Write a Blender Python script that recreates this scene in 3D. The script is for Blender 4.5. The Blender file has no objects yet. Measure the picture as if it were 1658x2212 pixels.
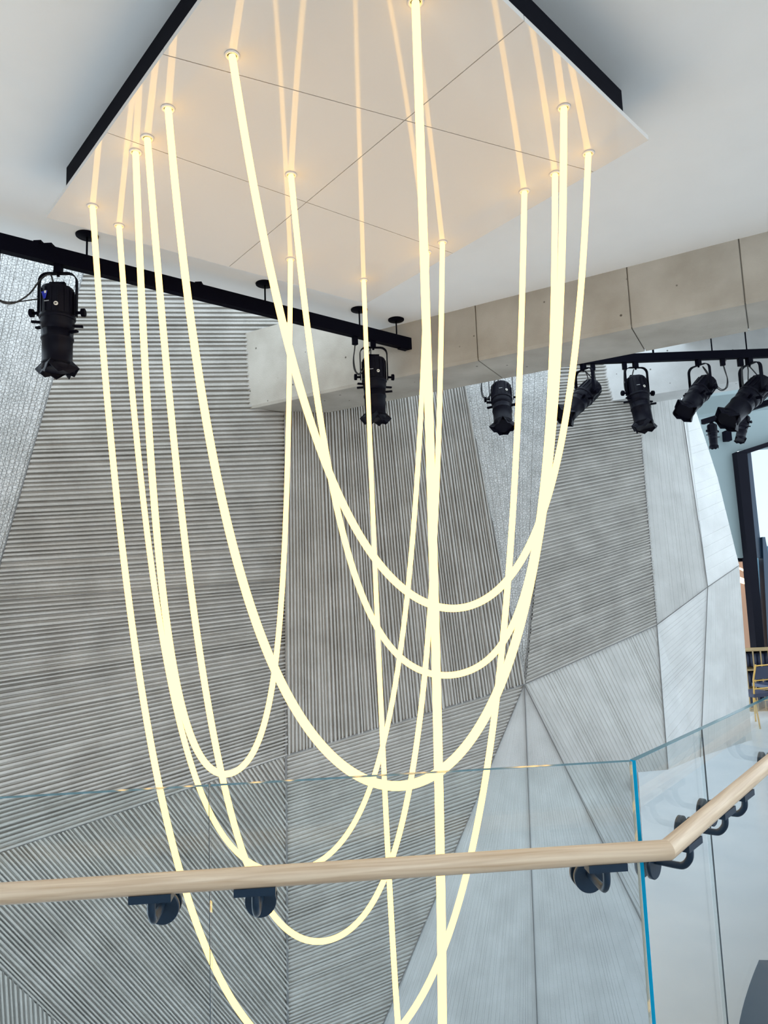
import bpy, math, random
from mathutils import Vector, Matrix
random.seed(7)
C = bpy.context.scene.collection
SC = bpy.context.scene

# ------------------------------------------------------------------ camera, world, exposure
IW, IH, FPX = 1658, 2212, 1500.0
PITCH, ROLL = math.radians(6.848), math.radians(-2.111)
cp, sp, cr, sr = math.cos(PITCH), math.sin(PITCH), math.cos(ROLL), math.sin(ROLL)
FWD = Vector((0, cp, sp)); UP0 = Vector((0, -sp, cp)); RX0 = Vector((1, 0, 0))
CR = cr * RX0 + sr * UP0
CU = -sr * RX0 + cr * UP0
cam = bpy.data.cameras.new('camera')
cam.sensor_fit = 'VERTICAL'; cam.sensor_height = 36.0; cam.sensor_width = 36.0 * IW / IH
cam.lens = FPX / IH * 36.0
cam.clip_start = 0.05; cam.clip_end = 200
cam_o = bpy.data.objects.new('camera', cam); C.objects.link(cam_o)
M = Matrix.Identity(4)
for i in range(3):
    M[i][0], M[i][1], M[i][2] = CR[i], CU[i], -FWD[i]
cam_o.matrix_world = M
SC.camera = cam_o
SC.view_settings.view_transform = 'Standard'
SC.view_settings.look = 'None'
SC.view_settings.gamma = 1
SC.view_settings.use_curve_mapping = False
SC.view_settings.exposure = 0.0

W = bpy.data.worlds.new('overcast_sky'); SC.world = W; W.use_nodes = True
bg = W.node_tree.nodes['Background']
bg.inputs[0].default_value = (0.75, 0.89, 1.0, 1)
bg.inputs[1].default_value = 2.9
SC.cycles.max_bounces = 7; SC.cycles.diffuse_bounces = 3; SC.cycles.glossy_bounces = 4; SC.cycles.transparent_max_bounces = 12
SC.cycles.use_adaptive_sampling = True; SC.cycles.adaptive_threshold = 0.06
SC.cycles.caustics_reflective = False; SC.cycles.caustics_refractive = False

# ------------------------------------------------------------------ helpers
def ray(x, y):
    return (x - IW / 2) * CR - (y - IH / 2) * CU + FPX * FWD
def onz(x, y, z):                       # where the sight line meets a level plane
    d = ray(x, y); return d * (z / d.z)
def onpl(x, y, a, n):                   # where it meets any plane
    d = ray(x, y); return d * (a.dot(n) / d.dot(n))
def lerp(a, b, t): return a + (b - a) * t
def vplane(a, b):                       # vertical plane through two points: (point, normal)
    d = b - a; return a, Vector((-d.y, d.x, 0)).normalized()

class MB:
    def __init__(s): s.v = []; s.f = []; s.sm = []
    def add(s, vs, fs, smooth=False):
        o = len(s.v); s.v += [tuple(v) for v in vs]
        for f in fs: s.f.append([i + o for i in f]); s.sm.append(smooth)
    def box(s, lo, hi, m=None):
        vs = [Vector((x, y, z)) for z in (lo[2], hi[2]) for y in (lo[1], hi[1]) for x in (lo[0], hi[0])]
        if m: vs = [m @ v for v in vs]
        s.add(vs, [(0,2,3,1),(4,5,7,6),(0,1,5,4),(2,6,7,3),(0,4,6,2),(1,3,7,5)])
        return s
    def prism(s, poly, dvec):           # polygon of 3D points extruded along dvec
        n = len(poly); a = [Vector(p) for p in poly]; b = [p + Vector(dvec) for p in a]
        s.add(a + b, [tuple(range(n))[::-1], tuple(range(n, 2*n))] + [(i, (i+1) % n, n + (i+1) % n, n + i) for i in range(n)])
        return s
    def tube(s, pts, r, n=10, m=None, squash=None):
        pts = [Vector(p) for p in pts]
        if m: pts = [m @ p for p in pts]
        N = len(pts); T = []
        for i in range(N):
            t = pts[min(i+1, N-1)] - pts[max(i-1, 0)]; T.append(t.normalized())
        u = T[0].orthogonal().normalized(); vs = []
        for i in range(N):
            u = (u - T[i] * u.dot(T[i])); u.normalize(); w = T[i].cross(u)
            rr = r[i] if isinstance(r, (list, tuple)) else r
            for k in range(n):
                a = 2 * math.pi * k / n; vs.append(pts[i] + (u * math.cos(a) + w * math.sin(a)) * rr)
        fs = [(i*n+k, i*n+(k+1) % n, (i+1)*n+(k+1) % n, (i+1)*n+k) for i in range(N-1) for k in range(n)]
        s.add(vs, fs, True)
        o = len(s.v) - N * n
        s.f.append([o + k for k in range(n)][::-1]); s.sm.append(False)
        s.f.append([o + (N-1)*n + k for k in range(n)]); s.sm.append(False)
        return s
    def lathe(s, prof, m=None, n=24, smooth=True):   # (r, z) about local Z
        vs = []; 
        for r, z in prof:
            for k in range(n):
                a = 2 * math.pi * k / n; vs.append(Vector((r*math.cos(a), r*math.sin(a), z)))
        if m: vs = [m @ v for v in vs]
        fs = [(i*n+k, i*n+(k+1) % n, (i+1)*n+(k+1) % n, (i+1)*n+k) for i in range(len(prof)-1) for k in range(n)]
        o = len(s.v); s.add(vs, fs, smooth)
        s.f.append([o + k for k in range(n)][::-1]); s.sm.append(False)
        s.f.append([o + (len(prof)-1)*n + k for k in range(n)]); s.sm.append(False)
        return s
    def build(s, name, mat, parent=None, origin=None, recalc=True):
        me = bpy.data.meshes.new(name)
        o = Vector(origin) if origin is not None else Vector((0, 0, 0))
        me.from_pydata([tuple(Vector(v) - o) for v in s.v], [], s.f)
        me.polygons.foreach_set('use_smooth', s.sm)
        if recalc:
            import bmesh
            bm = bmesh.new(); bm.from_mesh(me); bmesh.ops.recalc_face_normals(bm, faces=bm.faces[:]); bm.to_mesh(me); bm.free()
        me.update()
        if mat: me.materials.append(mat)
        ob = bpy.data.objects.new(name, me); C.objects.link(ob)
        ob.location = o
        if parent is not None:
            ob.parent = parent; ob.location = o - Vector(parent.location)
        return ob

def tag(o, label, cat, group=None):
    o['label'] = label; o['category'] = cat
    if group: o['group'] = group
    return o
def thing(name, loc, label, cat, group=None):
    o = bpy.data.objects.new(name, None); C.objects.link(o); o.location = loc; o.empty_display_size = .05
    return tag(o, label, cat, group)
def part(mb, name, mat, root, label=None):
    p = bpy.data.meshes.new(name)
    base = Vector(root.location); q = root
    while q.parent: q = q.parent; base = base + Vector(q.location)
    o = mb.build(name, mat)
    for v in o.data.vertices: v.co -= base
    o.parent = root
    bpy.data.meshes.remove(p)
    if label: o['label'] = label
    return o
def struct(o, label, cat='wall'):
    o['kind'] = 'structure'; o['label'] = label; o['category'] = cat; return o

# ------------------------------------------------------------------ materials
def new_mat(name):
    m = bpy.data.materials.new(name); m.use_nodes = True
    nt = m.node_tree; return m, nt, nt.nodes['Principled BSDF']
def simple(name, col, rough=.5, metal=0, spec=.5):
    m, nt, b = new_mat(name)
    b.inputs['Base Color'].default_value = (*col, 1); b.inputs['Roughness'].default_value = rough
    b.inputs['Metallic'].default_value = metal; b.inputs['Specular IOR Level'].default_value = spec
    return m
def concrete(name, c0, c1, rough=.8, scale=3.0, bump=.25, fine=60, brick=None, pits=False, stones=False):
    m, nt, b = new_mat(name); N = nt.nodes; L = nt.links
    tc = N.new('ShaderNodeTexCoord')
    n1 = N.new('ShaderNodeTexNoise'); n1.inputs['Scale'].default_value = scale; n1.inputs['Detail'].default_value = 6
    n2 = N.new('ShaderNodeTexNoise'); n2.inputs['Scale'].default_value = fine; n2.inputs['Detail'].default_value = 3
    L.new(tc.outputs['Object'], n1.inputs['Vector']); L.new(tc.outputs['Object'], n2.inputs['Vector'])
    r = N.new('ShaderNodeValToRGB'); r.color_ramp.elements[0].position = .32; r.color_ramp.elements[1].position = .7
    r.color_ramp.elements[0].color = (*c0, 1); r.color_ramp.elements[1].color = (*c1, 1)
    L.new(n1.outputs['Fac'], r.inputs['Fac'])
    col = r.outputs['Color']
    h = n2.outputs['Fac']
    if pits:                                   # small dark blow holes
        v = N.new('ShaderNodeTexVoronoi'); v.inputs['Scale'].default_value = 5.5
        L.new(tc.outputs['Object'], v.inputs['Vector'])
        rp = N.new('ShaderNodeValToRGB'); rp.color_ramp.elements[0].position = .05; rp.color_ramp.elements[1].position = .085
        rp.color_ramp.elements[0].color = (.25, .24, .22, 1); rp.color_ramp.elements[1].color = (1, 1, 1, 1)
        L.new(v.outputs['Distance'], rp.inputs['Fac'])
        mx = N.new('ShaderNodeMix'); mx.data_type = 'RGBA'; mx.blend_type = 'MULTIPLY'; mx.inputs[0].default_value = 1
        L.new(col, mx.inputs[6]); L.new(rp.outputs['Color'], mx.inputs[7]); col = mx.outputs[2]
    if stones:                                 # cobbled face
        v = N.new('ShaderNodeTexVoronoi'); v.inputs['Scale'].default_value = 30; v.feature = 'DISTANCE_TO_EDGE'
        L.new(tc.outputs['Object'], v.inputs['Vector'])
        mr = N.new('ShaderNodeMapRange'); mr.inputs['From Max'].default_value = .12; L.new(v.outputs['Distance'], mr.inputs['Value'])
        ad = N.new('ShaderNodeMath'); ad.operation = 'MULTIPLY_ADD'; ad.inputs[1].default_value = .5
        L.new(mr.outputs[0], ad.inputs[0]); L.new(h, ad.inputs[2]); h = ad.outputs[0]
    bp = N.new('ShaderNodeBump'); bp.inputs['Strength'].default_value = bump; bp.inputs['Distance'].default_value = .02
    L.new(h, bp.inputs['Height'])
    L.new(col, b.inputs['Base Color']); L.new(bp.outputs['Normal'], b.inputs['Normal'])
    b.inputs['Roughness'].default_value = rough; b.inputs['Specular IOR Level'].default_value = .3
    return m

M_WALL = concrete('board_formed_concrete', (.36, .342, .315), (.465, .445, .415), bump=.3, fine=45)
M_ROUGH = concrete('rough_stone_concrete', (.46, .455, .44), (.58, .57, .555), bump=.9, fine=26, scale=5, stones=True)
M_SMOOTH = concrete('smooth_wall_concrete', (.43, .425, .41), (.52, .515, .50), bump=.15, fine=70)
M_PALE = concrete('pale_wall_concrete', (.62, .62, .61), (.70, .70, .69), bump=.15, fine=60)
M_LITW = concrete('lit_board_concrete', (.55, .55, .54), (.64, .64, .63), bump=.15, fine=60)  # smooth concrete again, lightened to stand in for stronger light on the right
M_BEAM = concrete('cast_beam_concrete', (.36, .325, .275), (.47, .435, .38), bump=.15, fine=90, scale=2.5, pits=True)
M_CEIL = concrete('white_ceiling_paint', (.86, .85, .83), (.88, .87, .85), bump=.02, fine=30, rough=.9)
M_FLOOR = concrete('polished_floor_concrete', (.74, .79, .85), (.86, .89, .93), bump=.02, fine=20, scale=1.6, rough=.18)
M_LAND = concrete('landing_floor_concrete', (.19, .185, .18), (.24, .235, .23), bump=.02, fine=20, rough=.35)
M_LACQ = simple('gloss_white_lacquer', (.74, .70, .66), .04, spec=.75)
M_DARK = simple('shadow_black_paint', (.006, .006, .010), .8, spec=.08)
M_BLACK = simple('black_powder_coat', (.003, .003, .008), .45, spec=.10)
M_BLACKM = simple('matte_black_steel', (.002, .002, .006), .6, spec=.04)
M_CABLE = simple('black_cable_rubber', (.012, .012, .014), .5)
M_NAVY = simple('dark_blue_steel', (.010, .028, .055), .35)
M_STICK_GLINT = simple('sticker_and_highlight_white', (.75, .72, .65), .6)
M_GEL = simple('blue_lens_glass', (.02, .03, .35), .08)
M_GOLD = simple('gold_painted_metal', (.70, .42, .10), .35, .3)
M_CUSH = simple('navy_seat_vinyl', (.02, .03, .07), .4)
M_TEAL = simple('grey_plaster', (.20, .245, .25), .8)
M_FARW = simple('far_white_plaster', (.70, .73, .75), .8)
M_WOODW = simple('warm_timber_panelling', (.34, .17, .09), .5)
M_BLUEDK = simple('dark_blue_vinyl', (.006, .045, .10), .5, spec=.1)
M_PIPE = simple('pale_blue_piping', (.30, .42, .50), .5)

def emission(name, col, st):
    m = bpy.data.materials.new(name); m.use_nodes = True; nt = m.node_tree; nt.nodes.clear()
    e = nt.nodes.new('ShaderNodeEmission'); e.inputs[0].default_value = (*col, 1); e.inputs[1].default_value = st
    o = nt.nodes.new('ShaderNodeOutputMaterial'); nt.links.new(e.outputs[0], o.inputs[0]); return m
M_TUBE = emission('warm_led_silicone', (1.0, .60, .166), 4.4)
M_LAMP = emission('warm_pendant_glow', (1.0, .72, .40), 6.0)

def wood():
    m, nt, b = new_mat('pale_ash_wood'); N = nt.nodes; L = nt.links
    tc = N.new('ShaderNodeTexCoord'); mp = N.new('ShaderNodeMapping'); mp.inputs['Scale'].default_value = (45, 45, 1.6)
    L.new(tc.outputs['Object'], mp.inputs['Vector'])
    n = N.new('ShaderNodeTexNoise'); n.inputs['Scale'].default_value = 2.2; n.inputs['Detail'].default_value = 8; n.inputs['Distortion'].default_value = .6
    L.new(mp.outputs['Vector'], n.inputs['Vector'])
    r = N.new('ShaderNodeValToRGB')
    r.color_ramp.elements[0].position = .30; r.color_ramp.elements[0].color = (.60, .41, .26, 1)
    r.color_ramp.elements[1].position = .62; r.color_ramp.elements[1].color = (.82, .63, .45, 1)
    L.new(n.outputs['Fac'], r.inputs['Fac']); L.new(r.outputs['Color'], b.inputs['Base Color'])
    b.inputs['Roughness'].default_value = .42
    return m
M_WOOD = wood()

def glass(name, tint, fmul=1.0):
    m = bpy.data.materials.new(name); m.use_nodes = True; nt = m.node_tree; nt.nodes.clear(); N = nt.nodes; L = nt.links
    t = N.new('ShaderNodeBsdfTransparent'); t.inputs[0].default_value = (*tint, 1)
    g = N.new('ShaderNodeBsdfGlossy'); g.inputs['Roughness'].default_value = 0.0
    f = N.new('ShaderNodeFresnel'); f.inputs['IOR'].default_value = 1.5
    mx = N.new('ShaderNodeMixShader'); o = N.new('ShaderNodeOutputMaterial')
    ge = N.new('ShaderNodeNewGeometry'); mi = N.new('ShaderNodeMix'); mi.data_type = 'FLOAT'   # a thin sheet: the same reflectance from both faces
    mi.inputs[2].default_value = 1.58; mi.inputs[3].default_value = 1 / 1.58
    L.new(ge.outputs['Backfacing'], mi.inputs[0]); L.new(mi.outputs[0], f.inputs['IOR'])
    L.new(f.outputs[0], mx.inputs[0]); L.new(t.outputs[0], mx.inputs[1]); L.new(g.outputs[0], mx.inputs[2]); L.new(mx.outputs[0], o.inputs[0])
    return m
M_GLASS = glass('clear_balustrade_glass', (.955, .985, .99))
M_GEDGE = simple('polished_blue_glass_edge', (.0, .40, .72), .25, spec=.2)
M_GTOP = simple('polished_teal_glass_edge', (.10, .26, .34), .1)
M_JOINT = simple('dark_glass_joint', (.03, .07, .10), .4)
M_SEAL = simple('cream_edge_seal', (.75, .68, .55), .5)

# ------------------------------------------------------------------ key heights and plan lines (camera eye at z = 0)
ZP, ZC, ZL, ZU, ZB = 2.70, 3.05, -1.50, -2.45, -5.6
BA, BB = onz(1658, 500, ZC), onz(880, 697, ZC)          # beam front line at the ceiling
BPL = vplane(BA, BB)
BDIR = (BB - BA).normalized()
D1, D4 = onz(188, 508, ZC), onz(855, 690, ZC)           # lighting bar hangs under these
TPL = vplane(D1, D4)
TDIR = (D4 - D1).normalized()
TN = Vector((-TDIR.y, TDIR.x, 0))                       # away from camera

# ------------------------------------------------------------------ ceiling
e0 = D1 - TDIR * 6 + TN * .42; e1 = D1 + TN * .42
# meeting of ceiling edge and beam front
def isect(p, d, q, e):
    den = d.x * e.y - d.y * e.x; t = ((q.x - p.x) * e.y - (q.y - p.y) * e.x) / den; return p + d * t
e2 = isect(e1, TDIR, BA, BDIR)
bR = BA - BDIR * 2.2
ceil = MB().prism([e0, e2, bR, Vector((bR.x, -5, ZC)), Vector((e0.x, -5, ZC))], (0, 0, .12))
struct(ceil.build('ceiling', M_CEIL), 'white painted flat ceiling above the hanging panel', 'ceiling')

# ------------------------------------------------------------------ concrete walls built as facets
WA = Vector((-1.58, 8.63, 0)); WDIR1 = Vector((1, .60, 0))
PW1 = vplane(WA, WA + WDIR1)
J = onpl(617, 1200, *PW1); J.z = 0
PW2 = vplane(J, J + Vector((1, .34, 0)))
J3 = onpl(1420, 1300, *PW2); J3.z = 0
PW3 = vplane(J3, J3 + Vector((1, .46, 0)))
PLS = {1: PW1, 2: PW2, 3: PW3}
node_def = {   # px, py, base plane, distance factor
 'a0': (-140, 470, 1, 1.0), 'a1': (-140, 2300, 1, .96), 'a2': (215, 470, 1, 1.03), 'a3': (-60, 1420, 1, .965), 'a3b': (-140, 1700, 1, .965),
 'b1': (612, 470, 1, 1.03), 'b2': (617, 1632, 1, .97), 'b3': (621, 2290, 1, .95), 'b4': (-140, 1888, 1, .955), 'b5': (617, 1254, 1, 1.0), 'b5l': (-22, 1297, 1, .965),
 'c1': (-140, 1962, 1, .955), 'c2': (215, 2290, 1, .95),
 'd1': (975, 700, 2, 1.02), 'n': (1132, 1478, 2, .955), 'e1': (1082, 700, 2, 1.025), 'f1': (1208, 690, 2, 1.03),
 'g1': (1362, 690, 2, 1.03), 'g2': (1418, 1350, 2, .985), 'h1': (1444, 690, 3, 1.03), 'h2': (1528, 1268, 3, .985), 'i1': (1456, 690, 3, 1.035),
 'ha': (1480, 900, 3, 1.025), 'k1': (1420, 690, 3, 1.05), 'k2': (1501, 886, 3, 1.03), 'k3': (1548, 1030, 3, 1.015), 'k4': (1595, 1222, 3, .985),
 'l1': (1618, 1540, 3, .985), 'l2': (1626, 1640, 3, .985), 'm1': (1512, 1640, 3, .945), 'o1': (1442, 1660, 3, .91), 'o2': (1400, 2020, 2, .90), 
 'p1': (1470, 2300, 2, .88), 'p2': (1560, 2290, 2, .90), 'q1': (1163, 2290, 2, .91), 'r1': (795, 2290, 2, .935), 'l3': (1660, 2290, 3, .985), 'm2': (1530, 2290, 3, .97),
}
NODE = {}
for k, (x, y, pl, fct) in node_def.items():
    NODE[k] = (x, y, onpl(x, y, *PLS[pl]) * fct)
def clip(poly, val):                    # keep val(p) >= 0
    out = []
    n = len(poly)
    for i in range(n):
        a, b = poly[i], poly[(i+1) % n]; va, vb = val(a), val(b)
        if va >= 0: out.append(a)
        if (va >= 0) != (vb >= 0):
            t = va / (va - vb); out.append((a[0] + (b[0]-a[0])*t, a[1] + (b[1]-a[1])*t))
    return out
def linef(a, b):
    A, B = b[1]-a[1], a[0]-b[0]; n = math.hypot(A, B); A /= n; B /= n; c = -(A*a[0] + B*a[1])
    return lambda p: A*p[0] + B*p[1] + c
PROF_RIB = [(0, .0), (.32, .03), (.41, 1), (.85, .92), (.95, .03), (1, 0)]
PROF_BOARD = [(0, 0), (.04, 1), (.96, 1), (1, 0)]
def facet(names, g0, g1, count, depth, prof, rng, jit=.25, base=0.0):
    """one wall facet: its polygon of nodes, laid with ribs that fan from guide line g0 to g1"""
    pts2 = [NODE[k][:2] for k in names]; pts3 = [NODE[k][2] for k in names]
    # fan triangulation; each triangle is a plane
    tris = [(0, i, i+1) for i in range(1, len(names)-1)]
    nrm = Vector((0, 0, 0))
    for t in tris:
        a, b, c = (pts3[i] for i in t); q = (b-a).cross(c-a)
        if q.dot(a) > 0: q = -q
        nrm += q
    nrm.normalize()
    mb = MB()
    cen = (sum(p[0] for p in pts2)/len(pts2), sum(p[1] for p in pts2)/len(pts2))
    f0 = linef(*g0); f1 = linef(*g1)
    if f0(cen) < 0: q0 = f0; f0 = lambda p: -q0(p)
    if f1(cen) > 0: q1 = f1; f1 = lambda p: -q1(p)
    # g = f0 - f1 > 0 ; s = f0 / g
    steps = []; s = -0.1
    ds = 1.0 / count
    while s < 1.1:
        w = ds * (1 + rng.uniform(-jit, jit)); hh = depth * (1 + rng.uniform(-.35, .35))
        for (u0, h0), (u1, h1) in zip(prof[:-1], prof[1:]):
            steps.append((s + u0*w, s + u1*w, h0*hh, h1*hh))
        s += w
    for t in tris:
        a3, b3, c3 = (pts3[i] for i in t); pn = (b3-a3).cross(c3-a3).normalized()
        poly0 = [pts2[i] for i in t]
        mb_base = [a3, b3, c3]
        mb.add(mb_base, [(0, 1, 2)])
        ss = [f0(p) / max(f0(p) - f1(p), 1e-6) for p in poly0]
        lo, hi = min(ss), max(ss)
        for s0, s1, h0, h1 in steps:
            if s1 < lo or s0 > hi: continue
            q = clip(poly0, lambda p: f0(p) - s0*(f0(p)-f1(p)))
            if len(q) >= 3: q = clip(q, lambda p: -(f0(p) - s1*(f0(p)-f1(p))))
            if len(q) < 3: continue
            vs = []
            for p in q:
                sv = f0(p) / (f0(p) - f1(p)); u = min(max((sv - s0) / (s1 - s0), 0), 1)
                P = onpl(p[0], p[1], a3, pn) + nrm * (.004 + base + h0 + (h1-h0)*u)
                vs.append(P)
            mb.add(vs, [tuple(range(len(vs)))])
    return mb
rng = random.Random(3)
def facet_obj(parent, name, mat, names, g0, g1, count, depth, prof=PROF_RIB, jit=.25):
    mb = facet(names, g0, g1, count, depth, prof, rng, jit)
    o = mb.build(name, mat, recalc=False)
    # face every polygon to the room
    me = o.data
    import bmesh
    bm = bmesh.new(); bm.from_mesh(me)
    for f in bm.faces:
        if f.normal.dot(f.calc_center_median()) > 0: f.normal_flip()
    bm.to_mesh(me); bm.free()
    o.parent = parent; return o
def wall(name, label):
    o = bpy.data.objects.new(name, None); C.objects.link(o); return struct(o, label, 'wall')
wl = wall('wall_left', 'tall grey concrete wall of wide horizontal ribs on the left')
facet_obj(wl, 'rough_stone_facet', M_ROUGH, ['a0', 'a2', 'b5l', 'a3', 'a3b'], ((-60, 0), (-260, 1500)), ((240, 400), (-50, 1400)), 30, .012, PROF_BOARD, .5)
facet_obj(wl, 'ribbed_facet', M_WALL, ['a2', 'b1', 'b5', 'b5l', ], ((0, 470), (600, 486)), ((0, 1296), (617, 1254)), 84, .044)
facet_obj(wl, 'ribbed_facet', M_WALL, ['a3b', 'a3', 'b5l', 'b5', 'b2', 'b4'], ((0, 1296), (617, 1254)), ((0, 1840), (617, 1632)), 50, .044)
facet_obj(wl, 'diagonal_ribbed_facet', M_WALL, ['b4', 'b2', 'b3', 'c2', 'c1'], ((-140, 2080), (200, 2400)), ((560, 1500), (860, 1960)), 98, .036)
facet_obj(wl, 'upright_ribbed_facet', M_WALL, ['c1', 'c2', 'a1'], ((-200, 2000), (-180, 2300)), ((220, 1900), (240, 2300)), 44, .034)
wb = wall('wall_back', 'grey concrete wall of angled ribbed facets behind the glowing tubes')
facet_obj(wb, 'upright_ribbed_facet', M_WALL, ['b1', 'd1', 'n', 'b2', 'b5'], ((612, 470), (618, 1632)), ((975, 750), (1090, 1478)), 66, .036)
facet_obj(wb, 'rough_stone_facet', M_ROUGH, ['d1', 'e1', 'n'], ((960, 700), (1120, 1478)), ((1090, 700), (1140, 1478)), 10, .006, PROF_BOARD, .6)
facet_obj(wb, 'rough_strip_facet', M_ROUGH, ['e1', 'f1', 'n'], ((1070, 700), (1110, 1478)), ((1230, 700), (1150, 1478)), 16, .010, PROF_BOARD, .6)
facet_obj(wb, 'ribbed_facet', M_WALL, ['f1', 'g1', 'g2', 'n'], ((1150, 700), (1420, 702)), ((1132, 1478), (1418, 1350)), 104, .034)
facet_obj(wb, 'slanting_rib_facet', M_WALL, ['b2', 'n', 'r1', 'b3'], ((617, 1632), (1132, 1478)), ((600, 2330), (1000, 2160)), 86, .026)
facet_obj(wb, 'smooth_facet', M_SMOOTH, ['n', 'q1', 'r1'], ((1100, 1478), (700, 2290)), ((1140, 1478), (1180, 2290)), 60, .003, PROF_BOARD, .6)
facet_obj(wb, 'plain_board_facet', M_SMOOTH, ['n', 'o2', 'p1', 'q1'], ((1132, 1478), (1150, 2290)), ((1180, 1478), (1480, 2290)), 26, .003, PROF_BOARD, .6)
facet_obj(wb, 'diagonal_board_facet', M_SMOOTH, ['n', 'g2', 'o1', 'o2'], ((1110, 1500), (1400, 2040)), ((1400, 1340), (1560, 1700)), 46, .010, PROF_RIB, .6)
wr = wall('wall_right', 'pale concrete wall of smoother facets at the right')
facet_obj(wr, 'rough_stone_facet', M_SMOOTH, ['g1', 'h1', 'h2', 'g2'], ((1355, 690), (1410, 1350)), ((1450, 690), (1535, 1268)), 17, .003, PROF_BOARD, .6)
facet_obj(wr, 'bevel_strip_facet', M_PALE, ['h1', 'i1', 'ha', 'h2'], ((1440, 690), (1528, 1268)), ((1470, 690), (1540, 1268)), 1, .003, PROF_BOARD, 0)
facet_obj(wr, 'pale_board_facet', M_PALE, ['h2', 'ha', 'i1', 'k1', 'k2', 'k3', 'k4'], ((1440, 700), (1560, 692)), ((1520, 1275), (1600, 1226)), 24, .004, PROF_BOARD, .6)
facet_obj(wr, 'lower_board_facet', M_LITW, ['g2', 'h2', 'm1', 'o1'], ((1418, 1350), (1528, 1268)), ((1440, 1790), (1520, 1660)), 34, .0035, PROF_BOARD, .7)
facet_obj(wr, 'lit_upright_facet', M_LITW, ['h2', 'k4', 'l1', 'l2', 'm1'], ((1520, 1268), (1500, 1640)), ((1600, 1222), (1640, 1640)), 18, .002, PROF_BOARD, .7)
facet_obj(wr, 'lower_plain_facet', M_LITW, ['o1', 'm1', 'l2', 'l3', 'p2', 'p1', 'o2'], ((1380, 1660), (1400, 2300)), ((1640, 1640), (1680, 2300)), 12, .002, PROF_BOARD, .7)
# dark joints between the facets
M_SEAM = simple('dark_concrete_joint', (.20, .195, .19), .9, spec=.1)
for par, names, r in ((wl, ('b1', 'b5', 'b2', 'b3'), .016), (wb, ('b2', 'n'), .010), (wl, ('b4', 'b2'), .008), (wb, ('d1', 'n'), .008), (wb, ('f1', 'n', 'q1'), .007), (wb, ('n', 'g2'), .006),
                      (wb, ('n', 'r1'), .007), (wb, ('n', 'o2', 'p1'), .008), (wr, ('g1', 'g2', 'o1'), .007), (wr, ('g2', 'h2', 'k4'), .006), (wr, ('h1', 'h2', 'm1'), .006), (wr, ('ha', 'h2'), .003), (wl, ('a2', 'b5l'), .008)):
    pts = [NODE[k][2] * .9965 for k in names]
    o = MB().tube(pts, r, 6).build('facet_joint', M_SEAM); o.parent = par
# the cut end of the right wall, giving it its thickness
endm = MB()
ed = [NODE[k][2] for k in ('k1', 'k2', 'k3', 'k4', 'l1', 'l2', 'l3')]
back = [p + Vector((.15, 1.0, 0)) for p in ed]
endm.add(ed + back, [(i, i+1, 7+i+1, 7+i) for i in range(6)])
o = endm.build('wall_end', M_PALE, recalc=False); o.parent = wr

# ------------------------------------------------------------------ concrete beams
ZBB = 2.44
wend = BB + BDIR * ((onpl(550, 800, *BPL) - BB).dot(BDIR) + .5)   # runs a little into the wall
f0 = Vector((wend.x, wend.y, 0)); f1 = BA - BDIR * 2.2
BN = Vector((-BDIR.y, BDIR.x, 0))
if BN.y < 0: BN = -BN
back_pts = [onz(960, 842, ZBB), onz(1180, 801, ZBB), onz(1380, 762, ZBB), onz(1658, 706, ZBB)]
bw = sum((p - BA).dot(BN) for p in back_pts) / 4
cuts = [onpl(1028, 700, *BPL), onpl(1358, 640, *BPL), onpl(1601, 580, *BPL)]
ts = [0] + sorted((Vector((q.x, q.y, 0)) - f0).length for q in cuts) + [(Vector((f1.x, f1.y, 0)) - f0).length]
bd2 = (Vector((f1.x, f1.y, 0)) - f0).normalized()
beam = MB()
for i in range(len(ts)-1):
    t0 = ts[i] + (.006 if i else 0); t1 = ts[i+1] - .006
    a = f0 + bd2 * t0; b = f0 + bd2 * t1
    prof = [(0, 3.46), (0, ZBB + .035), (.012, ZBB), (bw, ZBB), (bw, 3.46)]
    A = [a + BN * u + Vector((0, 0, z)) for u, z in prof]
    beam.prism(A, b - a)
core = [f0 + BN * u + Vector((0, 0, z)) for u, z in ((.02, 3.4), (.02, ZBB + .02), (bw-.02, ZBB + .02), (bw-.02, 3.4))]
beam.prism(core, bd2 * (ts[-1] - .02))
struct(beam.build('trim_1', M_BEAM), 'long pale brown cast concrete beam crossing under the ceiling', 'beam')

# second bay behind the beam
g0 = onpl(1345, 862, *PW2); Y2 = g0.y
B2P = (g0, (BPL[1] + Vector((0, 0, 0))))
p2 = onz(1658, 813, g0.z)
zz = (g0.z + p2.z) / 2
d2 = (Vector((p2.x - g0.x, p2.y - g0.y, 0))).normalized()
n2 = Vector((-d2.y, d2.x, 0)); n2 = n2 if n2.y > 0 else -n2
a = Vector((g0.x, g0.y, zz)) - d2 * .4
bm2 = MB().prism([a, a + n2 * .5, a + n2 * .5 + Vector((0, 0, 1.6)), a + Vector((0, 0, 1.6))], d2 * 9)
M_BEAM2 = concrete('pale_beam_concrete', (.50, .50, .49), (.60, .60, .59), bump=.1, fine=60, pits=True)
struct(bm2.build('trim_2', M_BEAM2), 'pale blue lit concrete beam behind the second lighting bar', 'beam')
ZC2 = 3.62
c0 = onz(1478, 744, ZC2); c1 = onz(1658, 733, ZC2)
cd = (c1 - c0).normalized()
q0 = isect(c0, BN, BA + BN * (bw + .02), BDIR); q0.z = ZC2
c9 = c0 + cd * 3.2; q9 = isect(c9, BN, BA + BN * (bw + .02), BDIR); q9.z = ZC2
bc = MB().prism([c0, c9, q9, q0], (0, 0, .12))
struct(bc.build('ceiling_bay', M_CEIL), 'white ceiling of the bay behind the concrete beam', 'ceiling')

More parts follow.
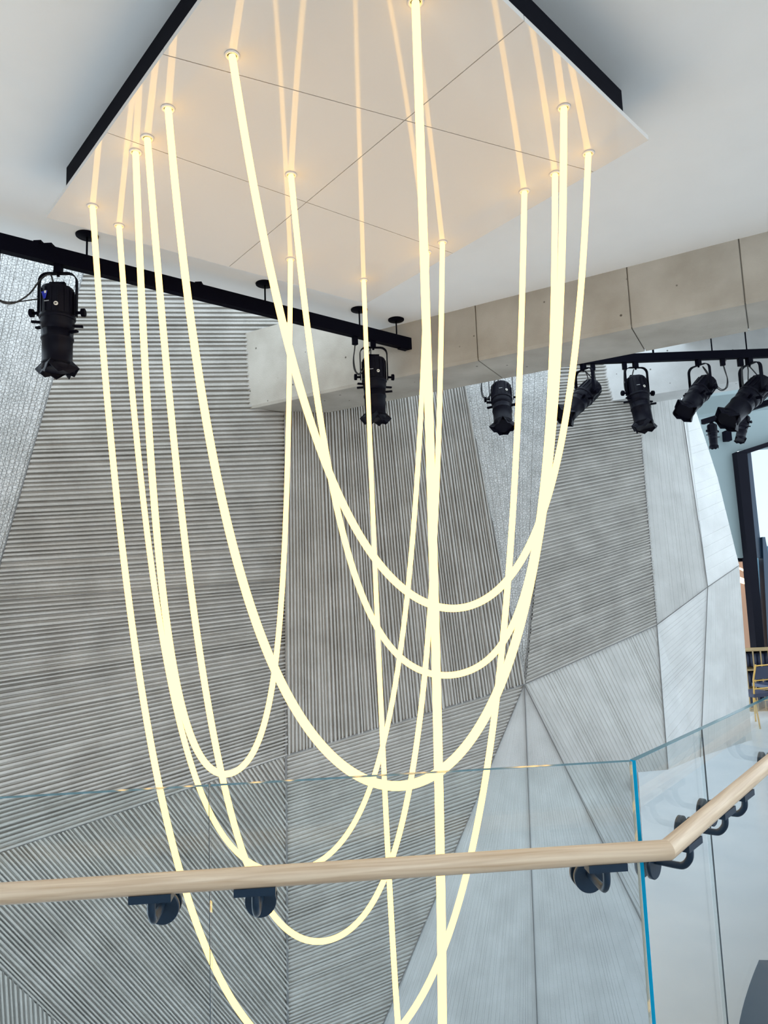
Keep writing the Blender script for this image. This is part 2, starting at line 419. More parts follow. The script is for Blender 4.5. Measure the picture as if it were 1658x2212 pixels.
# ------------------------------------------------------------------ floors
GDIR = Vector((math.cos(math.radians(47)), math.sin(math.radians(47)), 0))   # direction of the right hand glass
GN = Vector((GDIR.y, -GDIR.x, 0))                                            # towards the landing
ZG = -.427
G0 = onz(1368, 1645, ZG); GL = onz(0, 1725, ZG)
MDIR = (GL - G0).normalized(); MN = Vector((-MDIR.y, MDIR.x, 0)); MN = MN if MN.y < 0 else -MN
def at(p, z): return Vector((p.x, p.y, z))
edge = [at(G0 + MDIR * 6, ZL), at(G0 + Vector((0, .02, 0)), ZL), at(G0 + GDIR * 5, ZL), Vector((9, 3, ZL)), Vector((9, -5, ZL)), Vector((-5.5, -5, ZL))]
struct(MB().prism(edge, (0, 0, -.2)).build('floor', M_LAND), 'concrete landing floor behind the glass balustrade', 'floor')
s0 = onz(1421, 2320, ZU); s1 = onz(1381, 1720, ZU); sv = (s1 - s0).normalized()
up = [s0, s0 + sv * 12, Vector((14, 22, ZU)), Vector((14, 1.0, ZU)), Vector((s0.x + .2, 1.0, ZU))]
up[1].z = ZU
struct(MB().prism(up, (0, 0, -.25)).build('floor_hall', M_FLOOR), 'pale polished concrete hall floor beyond the right glass', 'floor')
struct(MB().box((-9, -5, ZB - .1), (9, 13, ZB)).build('floor_lower', M_FLOOR), 'lower storey floor under the hanging tubes', 'floor')

# ------------------------------------------------------------------ unseen walls added around the landing and hall to shape the daylight
M_BLOCKER = simple('warm_blocker_plaster', (.64, .57, .48), .8)  # warm tint colours the light these added walls bounce back
ZS, Z0 = .35, ZL - .2                    # open to the sky above this sill, and the lower storey is open too
struct(MB().box((-6.0, -5.2, Z0), (9, -5.0, ZS)).build('wall_rear_blocker', M_BLOCKER), 'added white sill wall blocking daylight behind the landing', 'wall')  # out of view, added to hold back low daylight from the rear
struct(MB().box((-6.2, -5.2, Z0), (-6.0, 7.4, ZC)).build('wall_side_blocker', M_BLOCKER), 'added white side wall blocking daylight left of the landing', 'wall')  # added unseen blocker, so daylight comes from the right and the skylight
struct(MB().box((8.0, 3.2, ZU), (8.2, 12.5, .5)).build('wall_hall_blocker', M_BLOCKER), 'added low white wall keeping sky out of the right glass reflection', 'wall')  # added out of view, cuts bright sky from the right glass reflection

# ------------------------------------------------------------------ far room at the right
FY = 15.0
def fp(x, y, dy=0): d = ray(x, y); return d * ((FY + dy) / d.y)
wf = wall('wall_far', 'grey green plaster wall of the far room around a black frame')
def quad(name, mat, pts, dy, thick, parent):
    mb = MB().prism([fp(x, y, dy) for x, y in pts], (0, thick, 0)); o = mb.build(name, mat); o.parent = parent; return o
quad('upper_plaster', M_TEAL, [(1400, 820), (1900, 820), (1900, 950), (1591, 972), (1613, 1205), (1400, 1205)], .05, .2, wf)
quad('timber_reveal', M_WOODW, [(1400, 1200), (1616, 1200), (1640, 1420), (1400, 1420)], 1.6, .1, wf)
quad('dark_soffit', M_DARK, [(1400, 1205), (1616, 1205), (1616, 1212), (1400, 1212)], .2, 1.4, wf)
quad('pale_backdrop', M_FARW, [(1600, 900), (1950, 820), (1950, 1215), (1600, 1215)], 2.0, .1, wf)
quad('blue_lower_backdrop', simple('dim_blue_plaster', (.06, .14, .19), .6), [(1610, 1180), (1950, 1180), (1950, 1330), (1610, 1330)], 1.9, .05, wf)
quad('dark_base', M_DARK, [(1600, 1330), (1950, 1330), (1950, 1460), (1600, 1460)], 1.8, .05, wf)
# warm glowing shelf lights in the timber room
for i, (pts, lab) in enumerate([([(1597, 1246), (1612, 1252), (1613, 1262), (1600, 1258), (1597, 1258)], 'bright warm glowing pendant lamp in the timber room gap'),
                  ([(1598, 1226), (1612, 1233), (1612, 1235), (1598, 1228)], 'thin lit warm strip light above the glowing pendant lamp')]):
    o = MB().prism([fp(x, y, 1.2) for x, y in pts], (0, .1, 0)).build('pendant_lamp' if i == 0 else 'strip_light', M_LAMP)
    tag(o, lab, 'lamp')
# black portal frame
fr = thing('portal_frame', fp(1600, 1300), 'black steel doorway frame standing in the far wall at right', 'door frame')
part(MB().prism([fp(x, y, -.15) for x, y in [(1590, 976), (1613, 976), (1634, 1200), (1654, 1440), (1637, 1440), (1616, 1215)]], (0, .25, 0)), 'jamb', M_DARK, fr)
part(MB().prism([fp(x, y, -.02) for x, y in [(1612, 976), (1621, 976), (1645, 1200), (1645, 1205), (1634, 1205)]], (0, .1, 0)), 'inner_reveal', M_NAVY, fr, 'dark blue inner face of the jamb')
part(MB().prism([fp(x, y, -.16) for x, y in [(1590, 977), (1760, 922), (1760, 931), (1620, 977)]], (0, .25, 0)), 'head', M_DARK, fr)
part(MB().prism([fp(x, y, -.1) for x, y in [(1646, 1160), (1652, 1160), (1700, 1440), (1660, 1440)]], (0, .2, 0)), 'post', M_NAVY, fr, 'slim dark blue post right of the jamb')
# third beam and slab edge of the far ceiling
zt = onpl(1510, 880, Vector((0, 13, 0)), Vector((0, 1, 0)))
def fy(x, y, Y): d = ray(x, y); return d * (Y / d.y)
struct(MB().prism([fy(1430, 850, 12.6), fy(1900, 790, 12.6), fy(1900, 735, 12.6), fy(1430, 770, 12.6)], (0, .3, 0)).build('trim_3', M_BEAM2), 'pale concrete beam deep in the far bay', 'beam')
struct(MB().prism([fy(1430, 905, 13.4), fy(1900, 850, 13.4), fy(1900, 815, 13.4), fy(1430, 868, 13.4)], (0, .3, 0)).build('trim_4', M_TEAL), 'grey downstand beam over the far lighting bar', 'beam')

# ------------------------------------------------------------------ glossy hanging panel
PA, PB, PC, PD = [onz(x, y, ZP) for x, y in ((100, 470), (790, 656), (1400, 303), (700, -370))]
pan = thing('hanging_panel', (PA + PB + PC + PD) / 4, 'large glossy white square panel hung under the ceiling holding the glowing tubes', 'ceiling panel')
def halves(poly, a, b, gap=.003):
    d = (b - a); n = Vector((-d.y, d.x, 0)).normalized()
    def cl(sg):
        out = []; m = len(poly)
        for i in range(m):
            p, q = poly[i], poly[(i+1) % m]; vp = sg * (p - a).dot(n) - gap; vq = sg * (q - a).dot(n) - gap
            if vp >= 0: out.append(p)
            if (vp >= 0) != (vq >= 0): out.append(p.lerp(q, vp / (vp - vq)))
        return out
    return [r for r in (cl(1), cl(-1)) if len(r) > 2]
boards = [[PA, PB, PC, PD]]
for s in (((354, 118), (1262, 366)), ((235, 288), (905, 522)), ((490, 580), (1132, 45))):
    a, b = onz(*s[0], ZP), onz(*s[1], ZP); nb = []
    for q in boards: nb += halves(q, a, b)
    boards = nb
for q in boards:
    part(MB().prism(q, (0, 0, .03)), 'panel_board', M_LACQ, pan)
cc = (PA + PB + PC + PD) / 4
part(MB().prism([cc + (p - cc) * .97 + Vector((0, 0, .031)) for p in (PA, PB, PC, PD)], (0, 0, .012)), 'backing_sheet', M_DARK, pan)
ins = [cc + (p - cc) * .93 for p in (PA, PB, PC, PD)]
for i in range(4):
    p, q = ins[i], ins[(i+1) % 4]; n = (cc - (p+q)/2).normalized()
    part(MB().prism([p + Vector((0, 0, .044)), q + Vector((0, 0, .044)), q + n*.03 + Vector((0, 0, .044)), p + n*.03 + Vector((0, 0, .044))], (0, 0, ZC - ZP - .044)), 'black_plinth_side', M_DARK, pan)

# ------------------------------------------------------------------ glowing tube loops
ATT = {1:(200,445),2:(257,487),3:(293,328),4:(318,297),5:(363,234),6:(501,119),7:(628,377),8:(627,560),9:(785,605),10:(897,3),11:(922,545),12:(955,523),13:(1132,413),14:(1198,375),15:(1217,232),16:(1270,331)}
LOOPS = [
 (6,16,2.781,2.825,-.039,.066,'glowing tube loop with the highest sag, its bottom just above the others at centre right'),
 (7,14,3.201,4.111,-.029,.147,'glowing tube loop whose bottom hangs just under the highest loop'),
 (5,15,3.481,2.773,.006,-.600,'widest glowing tube loop bottoming at the top edge of the middle glass'),
 (3,8,3.764,4.127,.075,-.073,'narrow glowing tube loop on the left bottoming just above the glass edge'),
 (2,11,4.739,3.880,-.031,.552,'glowing tube loop whose bottom passes behind the wooden handrail'),
 (4,12,5.021,3.694,-.267,.605,'glowing tube loop bottoming just below the handrail beside the second bracket'),
 (1,13,5.447,3.396,.005,.010,'glowing tube loop with the leftmost leg, its bottom below the picture'),
 (9,10,5.986,4.581,-.045,-.026,'glowing tube loop of two nearly straight central legs reaching lowest of all'),
]
TR = .0190
for ia, ib, S, K, sk, bow, lab in LOOPS:
    A, B = onz(*ATT[ia], ZP), onz(*ATT[ib], ZP); d = B - A; n = Vector((-d.y, d.x, 0)).normalized()
    root = thing('light_tube', (A + B) / 2, lab, 'light', 'glowing tubes hung from the panel')
    pts = []; NS = 160
    for i in range(NS + 1):
        t = -math.cos(math.pi * i / NS)                 # dense at the ends
        t = .5 * t + .5 * (-1 + 2 * i / NS)
        tt = max(-1, min(1, t + sk * (1 - t*t)))
        c = math.cosh(K * tt) / math.cosh(K); c00 = 1 / math.cosh(K)
        z = -S * (1 - (c - c00) / (1 - c00))
        p = A + d * ((t + 1) / 2) + n * (bow * (1 - t*t)); p.z = ZP + z; pts.append(p)
    pts[0].z = ZP - .005; pts[-1].z = ZP - .005
    part(MB().tube(pts, TR, 12), 'silicone_tube', M_TUBE, root)
    for p in (A, B):
        mm = Matrix.Translation(p - Vector((0, 0, .0)))
        part(MB().lathe([(.037, -.001), (.037, -.006), (.034, -.009), (TR + .006, -.009), (TR + .005, -.001)], mm, 28), 'ceiling_ring', M_LACQ, root)

# ------------------------------------------------------------------ lighting bar in front
def on_t(x, y): return onpl(x, y, *TPL)
zt_ = [on_t(0, 507).z, on_t(480, 630).z, on_t(884, 731).z]; zb_ = [on_t(0, 542).z, on_t(480, 662).z, on_t(884, 754).z]
ZT1 = sum(zt_) / 3; ZT0 = sum(zb_) / 3
bend = on_t(885, 742); bend.z = 0
bst = at(D1, 0) - TDIR * 4
bar = thing('lighting_bar', at(D1, ZT1), 'thick black lighting bar hung along the ceiling edge on the left', 'lighting bar')
mb = MB(); a = bst; L = (bend - bst).length
mb.prism([a + TN*.035 + Vector((0,0,ZT0)), a + TN*.035 + Vector((0,0,ZT1)), a - TN*.035 + Vector((0,0,ZT1)), a - TN*.035 + Vector((0,0,ZT0))], TDIR * L)
mb.prism([bend - TDIR*.16 + TN*.03 + Vector((0,0,ZT0-.012)), bend - TDIR*.05 + TN*.03 + Vector((0,0,ZT0-.012)), bend - TDIR*.05 - TN*.03 + Vector((0,0,ZT0-.012)), bend - TDIR*.16 - TN*.03 + Vector((0,0,ZT0-.012))], (0,0,.02))
part(mb, 'bar', M_BLACKM, bar)
for x, y in ((188, 508), (574, 611), (779, 666), (855, 690)):
    p = onz(x, y, ZC); p = p - TN * (p - D1).dot(TN)
    part(MB().lathe([(.008, ZT1 - .005), (.008, ZC - .012)], Matrix.Translation((p.x, p.y, 0)), 10), 'hanger_rod', M_BLACKM, bar)
    part(MB().lathe([(.02, ZC - .018), (.088, ZC - .012), (.090, ZC - .001)], Matrix.Translation((p.x, p.y, 0)), 32), 'ceiling_rose', M_BLACKM, bar)
for x in (85, 108, 430):                    # small clips and hooks on the bar
    p = on_t(x, 545); p.z = ZT1
    part(MB().box((-.03, -.04, -.005), (.03, .04, .018), Matrix.Translation(p)), 'clip', M_BLACKM, bar)

# ------------------------------------------------------------------ spotlights
def spotlight(top, label, yaw=0, tilt=0, s=1.0, yoke_h=.33, cable=True, sticker=True, gel=False, drop=.07, plug=(-.24, 0), marks=True, mat=None, name='stage_spotlight', group='black stage spotlights'):
    """top: point on the underside of the bar; yaw turns the yoke, tilt swings the body in it"""
    mat = mat or M_BLACK
    root = thing(name, top, label, 'spotlight', group)
    T = Matrix.Translation(top) @ Matrix.Rotation(yaw, 4, 'Z') @ Matrix.Scale(s, 4)
    part(MB().box((-.028, -.028, -drop), (.028, .028, -.0006), T).lathe([(.012, -drop-.025), (.012, -drop+.01)], T, 10), 'clamp', M_BLACKM, root)
    # yoke: flat bar bent to a U with rounded corners
    hw = .146; zt = -drop; zp = zt - yoke_h; path = [(-hw, zp - .03), (-hw, zt - .07)]
    for k in range(7):
        a = math.pi - k / 6 * math.pi / 2; path.append((-hw + .07 + .07 * math.cos(a), zt - .07 + .07 * math.sin(a)))
    path += [(-x, z) for x, z in path[::-1]]
    yk = MB(); w, th = .022, .004
    n = len(path); vs = []
    for i, (x, z) in enumerate(path):
        x0, z0 = path[max(i-1, 0)]; x1, z1 = path[min(i+1, n-1)]; l = math.hypot(x1-x0, z1-z0); nx, nz = -(z1-z0)/l, (x1-x0)/l
        for sx, sy in ((1, 1), (1, -1), (-1, -1), (-1, 1)): vs.append(T @ Vector((x + nx*th*sx, sy*w, z + nz*th*sx)))
    fs = [(4*i+k, 4*i+(k+1) % 4, 4*i+4+(k+1) % 4, 4*i+4+k) for i in range(n-1) for k in range(4)] + [(0,1,2,3), (4*n-1,4*n-2,4*n-3,4*n-4)]
    yk.add(vs, fs); part(yk, 'yoke', M_BLACKM, root)
    for sx in (-1, 1):
        kn = T @ Matrix.Translation((sx * (hw + .004), 0, zp)) @ Matrix.Rotation(sx * math.pi / 2, 4, 'Y')
        part(MB().lathe([(.014, 0), (.012, .035), (.034, .036), (.036, .06), (.03, .066)], kn, 8, False), 'knob', M_BLACKM, root)
    Bm = T @ Matrix.Translation((0, 0, zp)) @ Matrix.Rotation(tilt, 4, 'X')
    # body: ribbed lamp housing, reflector shell, lens barrel, square colour frame holder
    hb = MB().lathe([(.085, .205), (.115, .200), (.124, .185), (.127, .12), (.127, .05), (.129, -.03), (.126, -.10), (.118, -.15)], Bm, 16)
    for k in range(16):
        a = k / 16 * 2 * math.pi
        R_ = Bm @ Matrix.Rotation(a, 4, 'Z')
        hb.box((.118, -.004, -.02), (.133, .004, .17), R_)
    hb.lathe([(.128, -.035), (.136, -.03), (.136, -.055), (.128, -.06)], Bm, 20)
    bd = part(hb, 'lamp_housing', mat, root)
    part(MB().lathe([(.075, .204), (.07, .222), (.05, .232), (.02, .235)], Bm, 16).box((-.06, -.018, .215), (.06, .018, .250), Bm), 'back_cap', M_BLACKM, root)
    part(MB().lathe([(.118, -.15), (.116, -.20), (.122, -.205), (.122, -.225), (.114, -.23), (.112, -.40), (.116, -.405), (.116, -.43)], Bm, 20), 'lens_barrel', mat, root)
    ch = MB()
    for k in range(4):                       # four flared leaves of the holder
        R_ = Bm @ Matrix.Rotation(k * math.pi / 2 + math.pi / 4, 4, 'Z')
        pts = [Vector((.085, -.085, -.40)), Vector((.085, .085, -.40)), Vector((.125, .118, -.455)), Vector((.118, .045, -.51)), Vector((.112, 0, -.49)), Vector((.118, -.045, -.51)), Vector((.125, -.118, -.455))]
        ch.prism([R_ @ p for p in pts], (R_.to_3x3() @ Vector((-.008, 0, 0))))
    ch.lathe([(.112, -.405), (.116, -.415), (.116, -.465), (.10, -.47)], Bm, 20)
    part(ch, 'color_frame_holder', mat, root)
    part(MB().lathe([(.002, -.430), (.080, -.426)], Bm, 20), 'lens', M_BLACK, root)
    for k, (a, z) in enumerate(((.15, -.10), (math.pi - .25, -.10), (-.35, -.17), (math.pi + .2, -.08))):
        R_ = Bm @ Matrix.Rotation(a, 4, 'Z')
        part(MB().box((.120, -.014, z - .012), (.190, .014, z + .004), R_ @ Matrix.Rotation(0, 4, 'Z')), 'shutter_handle', M_BLACKM, root)
    if sticker:
        R_ = Bm @ Matrix.Rotation(-math.pi / 2 + .35 - yaw, 4, 'Z') @ Matrix.Translation((.1305, 0, .03)) @ Matrix.Rotation(math.pi / 2, 4, 'Y')
        st = part(MB().lathe([(.016, 0), (.016, .005)], R_, 20), 'round_sticker', M_STICK_GLINT, root, 'small white round sticker with a dark mark')
        part(MB().box((-.007, -.008, .0045), (.007, -.001, .0062), R_).box((-.005, .001, .0045), (.002, .008, .0062), R_), 'sticker_mark', M_BLACKM, st)
    if marks:
        R_ = Bm @ Matrix.Rotation(-math.pi / 2 - .2 - yaw, 4, 'Z')
        part(MB().box((.1285, -.02, .048), (.1330, .02, .054), R_), 'name_plate', simple('worn_grey_plate', (.35, .36, .38), .5), root)
    if gel:
        R_ = Bm @ Matrix.Rotation(-math.pi / 2 - .35 - yaw, 4, 'Z')
        part(MB().prism([R_ @ Vector((.131, y, z)) for y, z in ((-.03, .13), (.03, .13), (.012, .07), (-.006, .07))], R_.to_3x3() @ Vector((.003, 0, 0))), 'blue_gel', M_GEL, root, 'glossy blue patch on the housing')
        part(MB().box((.1315, .004, .112), (.137, .02, .132), R_), 'painted_highlight', M_STICK_GLINT, root)  # white square painting a highlight onto the blue patch
    if cable:
        # plug box on the bar and a looped cable to the back cap
        pv = (T.to_3x3().inverted() @ Vector((plug[0], plug[1], 0))) * 1.0
        side = -1 if pv.x < 0 else 1
        Tp = T @ Matrix.Translation(pv) @ Matrix.Rotation(math.atan2(pv.y, pv.x), 4, 'Z')
        part(MB().box((-.025, -.022, -.085), (.025, .022, -.0006), Tp), 'plug', M_BLACKM, root)
        e = Bm @ Vector((side * .03, 0, .24))
        ctrl = [(1, -.08), (1.03, -.14), (1.12, -.27), (1.05, -.37), (.78, -.40), (.5, -.30), (.3, -.15), (.15, -.09)]
        part(MB().tube(spline([T @ (pv * a + Vector((0, .01, z))) for a, z in ctrl] + [e]), .0065 * s, 8), 'cable', M_CABLE, root)
        part(MB().tube(spline([T @ (pv * a + Vector((0, .02, z))) for a, z in ((1, -.08), (1.08, -.24), (1.0, -.36), (.8, -.385))] + [Bm @ Vector((side*.12, 0, .12))]), .005 * s, 8), 'safety_wire', M_CABLE, root)
    return root
def spline(P, n=12):
    P = [Vector(p) for p in P]; Q = [P[0]*2 - P[1]] + P + [P[-1]*2 - P[-2]]; out = []
    for i in range(1, len(Q)-2):
        for k in range(n):
            t = k / n; a, b, c, d = Q[i-1], Q[i], Q[i+1], Q[i+2]
            out.append(.5 * ((2*b) + (c-a)*t + (2*a-5*b+4*c-d)*t*t + (3*b-a-3*c+d)*t**3))
    out.append(P[-1]); return out
R = math.radians
def on_bar(x):
    p = on_t(x, 560 + (x / 885) * 190); p.z = ZT0; return p
spotlight(on_bar(126), 'black stage spotlight pointing down at the far left, blue patch on its housing', yaw=R(4), tilt=R(2), gel=True, plug=tuple(-TDIR.xy * .44))
spotlight(on_bar(805), 'black stage spotlight near the end of the left bar, before the concrete beam', yaw=R(8), tilt=R(0), plug=tuple(-TDIR.xy * .24))

# second bar, behind the beam
Y5 = 9.15
TB0 = fy(1300, 783.5, Y5); TB1 = fy(1658, 774, Y5)
ZS0 = (TB0.z + TB1.z) / 2; ZS1 = ZS0 + .115
bar2 = thing('lighting_bar', (TB1.x, Y5, ZS1), 'long black lighting bar behind the concrete beam at upper right', 'lighting bar')
part(MB().box((fy(1020, 790, Y5).x, Y5 - .035, ZS0), (TB1.x + 2.5, Y5 + .035, ZS1)), 'bar', M_BLACKM, bar2)
for x in (1535, 1610):
    p = fy(x, 735, Y5)
    part(MB().lathe([(.009, ZS1 - .004), (.009, ZC2 - .012)], Matrix.Translation((p.x, Y5, 0)), 10), 'hanger_rod', M_BLACKM, bar2)
    part(MB().lathe([(.02, ZC2 - .018), (.088, ZC2 - .012), (.09, ZC2 - .001)], Matrix.Translation((p.x, Y5, 0)), 28), 'ceiling_rose', M_BLACKM, bar2)
p = fy(1410, 760, Y5); part(MB().box((-.01, -.01, 0), (.01, .01, .06), Matrix.Translation((p.x, Y5, ZS1))), 'hook', M_BLACKM, bar2)
def b2(x): p = fy(x, 779, Y5); p.z = ZS0; return p
spotlight(b2(1078), 'black stage spotlight facing the stair just below the concrete beam, left of the right bar', yaw=R(-10), tilt=R(-28), s=1.08)
spotlight(b2(1258), 'black stage spotlight tilted down left, first of the tilted ones from the beam', yaw=R(-62), tilt=R(-50), s=1.08, plug=(.13, 0), sticker=False, marks=False)
spotlight(b2(1371), 'black stage spotlight facing forward between two tilted spotlights on the right bar', yaw=R(8), tilt=R(-12), s=1.08, plug=(-.15, 0))
spotlight(b2(1507), 'black stage spotlight tilted down left under the two small ceiling roses', yaw=R(-60), tilt=R(-50), s=1.08, plug=(.33, 0), sticker=False, marks=False)
spotlight(b2(1617), 'black stage spotlight tilted down left, cut by the right picture edge', yaw=R(-75), tilt=R(-50), s=1.25, plug=(-.12, 0), sticker=False, marks=False, cable=True)

# far bar with small lights
Y6 = 12.4
A6, B6 = fy(1517, 917, Y6), fy(1658, 876, Y6)
bar3 = thing('lighting_bar', A6, 'thin dark lighting bar far off in the right room', 'lighting bar')
# it is level and runs back to front
zA = A6.z; B6 = onz(1658, 876, zA); 
dd = (B6 - A6).normalized(); nn = Vector((-dd.y, dd.x, 0))
part(MB().prism([A6 + nn*.035, A6 + nn*.035 + Vector((0,0,.09)), A6 - nn*.035 + Vector((0,0,.09)), A6 - nn*.035], dd * ((B6-A6).length + 2)), 'bar', M_BLACKM, bar3)
def b3(x):
    t = (onpl(x, 890, A6, nn) - A6); p = A6 + dd * t.dot(dd); p.z = zA; return p
spotlight(b3(1534), 'small distant dark spotlight at the left end of the thin far bar', yaw=R(20), tilt=R(0), s=.62 * b3(1534).y / 12, cable=False, sticker=False, marks=False, yoke_h=.2)
spotlight(b3(1602), 'small distant blue black spotlight tilted down on the thin far bar', yaw=R(-60), tilt=R(-25), s=.72 * b3(1602).y / 12, cable=False, sticker=False, marks=False, yoke_h=.2)
sp_p = fy(1570, 942, 14.9)
spk = thing('wall_speaker', sp_p, 'small black box speaker on the far plaster wall between the distant spotlights', 'speaker')
part(MB().box((-.065, -.07, -.11), (.065, .09, .11), Matrix.Translation(sp_p)), 'cabinet', M_BLACKM, spk)
part(MB().box((-.01, .0, .10), (.01, .1, .13), Matrix.Translation(sp_p)), 'bracket', M_BLACKM, spk)

# ------------------------------------------------------------------ glass balustrade
TH = .015
def glass_panel(p0, p1, ztop, z0, nrm, label, ends=(False, False), seal=None):
    """upright sheet from p0 to p1 (plan), with polished edge strips"""
    d = (p1 - p0).normalized(); root = thing('glass_panel', at((p0+p1)/2, z0), label, 'glass balustrade')
    q = [at(p0, z0), at(p1, z0), at(p1, ztop), at(p0, ztop)]
    part(MB().prism([v - nrm*TH for v in q], nrm * TH), 'glass_sheet', M_GLASS, root)
    e = .0008
    part(MB().prism([at(p0, ztop) - nrm*TH, at(p0, ztop), at(p1, ztop), at(p1, ztop) - nrm*TH], (0, 0, e)), 'top_edge', M_GTOP, root)
    if ends[0]:
        part(MB().prism([at(p0, z0) - nrm*TH, at(p0, z0), at(p0, ztop), at(p0, ztop) - nrm*TH], -d*.001), 'polished_edge', M_GEDGE, root, 'bright blue polished end edge')
    if ends[1]:
        sl = ends[1] == 'seal'
        part(MB().prism([at(p1, z0) - nrm*(TH if sl else .004), at(p1, z0), at(p1, ztop), at(p1, ztop) - nrm*(TH if sl else .004)], d*.001), 'edge_seal' if sl else 'joint_edge', M_SEAL if sl else M_JOINT, root, 'thin cream seal along the end edge' if sl else 'dark joint edge')
    return root
seamL = onz(453, 1697, ZG); seamL = G0 + MDIR * (seamL - G0).dot(MDIR)
gap = .002
glass_panel(at(G0 + MDIR*3.2, 0), at(seamL + MDIR*gap, 0), ZG, ZL - .1, MN, 'clear glass balustrade panel at the left, under the left end of the handrail', (False, 'joint'))
glass_panel(at(seamL - MDIR*gap, 0), at(G0 + MDIR*.005, 0), ZG, ZL - .1, MN, 'wide clear glass balustrade panel in the middle, before the hanging loops', (False, 'seal'))
sR = (onpl(1517, 1577, G0, GN) - G0).dot(GDIR)
glass_panel(at(G0 + GDIR*.012, 0), at(G0 + GDIR*(sR - gap), 0), ZG, ZL - .1, GN, 'narrow clear glass panel with a bright blue edge, just right of the corner', (True, 'joint'))
glass_panel(at(G0 + GDIR*(sR + gap), 0), at(G0 + GDIR*3.2, 0), ZG, ZL - .1, GN, 'clear glass balustrade panel at the far right, running past the picture edge')

# ------------------------------------------------------------------ handrail
ZR = -.592; RR = .0215
RB = onz(1440, 1836, ZR); RL = onz(0, 1931, ZR)
rdir = (RL - RB).normalized()
re = onpl(1658, 1650, RB, GN); rdir2 = (re - RB).normalized()
rail = thing('handrail', RB, 'pale wooden handrail with a bend, carried on dark brackets off the glass', 'handrail')
def rod(a, b, na, nb, r, n=28):             # round bar with mitred ends
    d = (b-a).normalized(); u = d.orthogonal().normalized(); w = d.cross(u); vs = []
    for p, m in ((a, na), (b, nb)):
        for k in range(n):
            t = 2*math.pi*k/n; v = p + (u*math.cos(t) + w*math.sin(t))*r
            v = v - d * ((v-p).dot(m) / d.dot(m)); vs.append(v)
    mb = MB(); mb.add(vs, [(k, (k+1) % n, n+(k+1) % n, n+k) for k in range(n)], True)
    mb.add([vs[k] for k in range(n)], [tuple(range(n))]); mb.add([vs[n+k] for k in range(n)], [tuple(range(n))])
    return mb
mit = (rdir2 - rdir).normalized()
def rail_piece(a, d, length, na, nb):
    mb = rod(a, a + d*length, na, nb, RR); o = part(mb, 'rail', M_WOOD, rail)
    # lay the wood grain along the piece: mesh local z along the rail
    rot = d.to_track_quat('Z', 'Y')
    off = Vector(RB)
    for v in o.data.vertices: v.co = rot.inverted() @ (v.co - (a - off))
    o.location = a - off; o.rotation_mode = 'QUATERNION'; o.rotation_quaternion = rot
    return o
rail_piece(RB, rdir, 3.0, mit, rdir)
rail_piece(RB, rdir2, 2.6, mit, rdir2)
def bracket(p, gn, gpt, d):
    """p on rail axis; glass plane through gpt with normal gn (to the landing)"""
    dist = (p - gpt).dot(gn)
    br = part(MB().box((-.044, -.016, -RR-.012), (.044, .016, -RR+.004), Matrix.Translation(p) @ Matrix.Rotation(math.atan2(d.y, d.x), 4, 'Z')), 'bracket', M_NAVY, rail)
    zc = -.092
    path = [p + Vector((0, 0, -RR-.005)), p + Vector((0, 0, -.052)), p + Vector((0, 0, -.066)) - gn*.005, p + Vector((0, 0, -.079)) - gn*.017, p + Vector((0, 0, -.083)) - gn*.034, p + Vector((0, 0, -.084)) - gn*(dist - .004)]
    part(MB().tube(spline(path, 5), .0085, 12), 'arm', M_NAVY, br)
    q = p + Vector((0, 0, zc)) - gn * dist
    Rm = Matrix.Translation(q) @ gn.to_track_quat('Z', 'Y').to_matrix().to_4x4()
    part(MB().lathe([(.036, .0005), (.036, .010), (.034, .012)], Rm, 32), 'rosette', M_NAVY, br)
    part(MB().lathe([(.036, -TH-.012), (.036, -TH-.0005)], Rm, 32), 'rosette', M_NAVY, br)
def rail_at(x, y, d):
    t = onpl(x, y, RB, Vector((d.y, -d.x, 0))) - RB; return RB + d * (at(t, 0).length / at(d, 0).length)
for x, y in ((327, 1912), (551, 1897), (1306, 1845), (-260, 1950)):
    bracket(rail_at(x, y, rdir), MN, G0, rdir)
for x, y in ((1486, 1800), (1562, 1735), (1604, 1698), (1720, 1600)):
    bracket(rail_at(x, y, rdir2), GN, G0, rdir2)

# ------------------------------------------------------------------ stacking chairs in the hall
def chair(p, rot, label):
    root = thing('chair', p, label, 'chair', 'gold framed chairs in the far hall')
    T = Matrix.Translation(p) @ Matrix.Rotation(rot, 4, 'Z') @ Matrix.Scale(1.15, 4)
    def rodp(pts, r=.014): return MB().tube([T @ Vector(q) for q in pts], r, 8)
    for sx in (-1, 1):
        part(rodp([(sx*.20, -.20, 0), (sx*.19, -.19, .45)]), 'leg', M_GOLD, root)
        part(rodp([(sx*.20, .24, 0), (sx*.19, .18, .45), (sx*.185, .19, .70), (sx*.18, .25, .92)]), 'leg', M_GOLD, root, 'rear leg rising into the gold back post')
    part(MB().box((-.21, -.21, .44), (.21, .20, .49), T), 'seat', M_CUSH, root)
    fr = MB()
    for z, y in ((.90, .243), (.68, .19), (.56, .185)): fr.tube([T @ Vector((-.18, y, z)), T @ Vector((.18, y, z))], .011, 8)
    part(fr, 'back_rails', M_GOLD, root)
    part(MB().prism([T @ Vector(q) for q in ((-.165, .205, .70), (.165, .205, .70), (.16, .245, .88), (-.16, .245, .88))], T.to_3x3() @ Vector((0, -.02, 0))), 'backrest', M_CUSH, root)
    part(rodp([(-.2, -.2, .2), (.2, -.2, .2)], .009), 'stretcher', M_GOLD, root)
    return root
ch = [(1634, 1566, R(200), 'front gold framed chair beside the right end of the concrete wall'),
      (1674, 1544, R(190), 'gold framed chair at the picture edge, just behind the front chair'),
]
for x, y, r_, lab in ch:
    p = onz(x, y, ZU); chair(p, r_, lab)

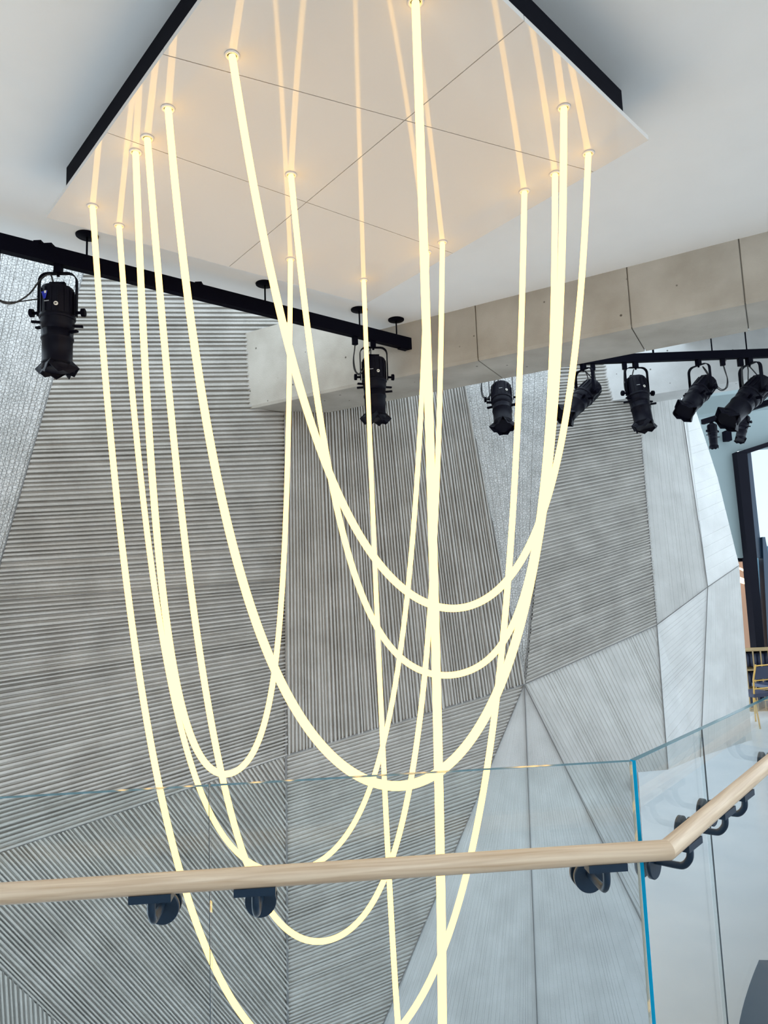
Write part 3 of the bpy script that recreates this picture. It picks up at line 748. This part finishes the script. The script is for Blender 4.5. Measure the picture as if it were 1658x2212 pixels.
# rack of navy seats behind the chairs
YR = 13.6
rk0 = fy(1608, 1400, YR); rk1 = fy(1790, 1394, YR)
rack = thing('storage_rack', (rk0.x, YR, ZU), 'dark storage rack with navy seats on gold shelves behind the gold chairs', 'rack')
zt = fy(1640, 1404, YR).z
part(MB().box((rk0.x, YR + .5, ZU), (rk1.x, YR + .54, zt)), 'back_panel', M_DARK, rack)
M_RACK = simple('dull_gold_metal', (.34, .24, .12), .45, .2)
for y in (1405, 1447, 1490, 1536):
    z = fy(1640, y, YR).z
    part(MB().box((rk0.x, YR, z - .012), (rk1.x, YR + .5, z + .012)), 'shelf', M_RACK, rack)
w = (rk1.x - rk0.x) / 11
for k in range(12):
    x = rk0.x + k * w
    part(MB().box((x - .008, YR - .002, ZU), (x + .008, YR + .02, zt)), 'upright', M_RACK, rack)
for y in (1445, 1488, 1534):
    z = fy(1640, y, YR).z
    for k in range(11):
        x = rk0.x + (k + .5) * w
        part(MB().lathe([(.05, z + .02), (.085, z + .04), (.085, z + .27), (.05, z + .29)], Matrix.Translation((x, YR + .2, 0)), 12), 'stacked_seat', M_CUSH, rack)
# dark blue seat at the lower right
sb = onz(1612, 2290, ZU); 
seat = thing('lounge_seat', sb, 'dark blue curved seat with pale piping in the bottom right corner', 'seat')
def arcp(off, z0, h):
    return [sb + Vector((off + .22 * (k/10)**1.5, .12 * k/10, z0 + h * k/10)) for k in range(11)]
sh = MB(); A = arcp(-.05, 0, .42)
sh_v = A + [q + Vector((.8, -.1, 0)) for q in A] 
n = 11
sh.add(sh_v + [q + Vector((0.05, -.5, 0)) for q in sh_v], [(i, i+1, n+i+1, n+i) for i in range(n-1)] + [(2*n+i, 2*n+i+1, 3*n+i+1, 3*n+i) for i in range(n-1)] + [(i, i+1, 2*n+i+1, 2*n+i) for i in range(n-1)] + [(n+i, n+i+1, 3*n+i+1, 3*n+i) for i in range(n-1)] + [(n-1, 2*n-1, 4*n-1, 3*n-1), (0, n, 3*n, 2*n)])
part(sh, 'shell', M_BLUEDK, seat)
for off in (.03, .085, .14):
    part(MB().tube([q + Vector((off + .05, -.505, 0)) for q in A], .006, 8), 'piping', M_PIPE, seat)
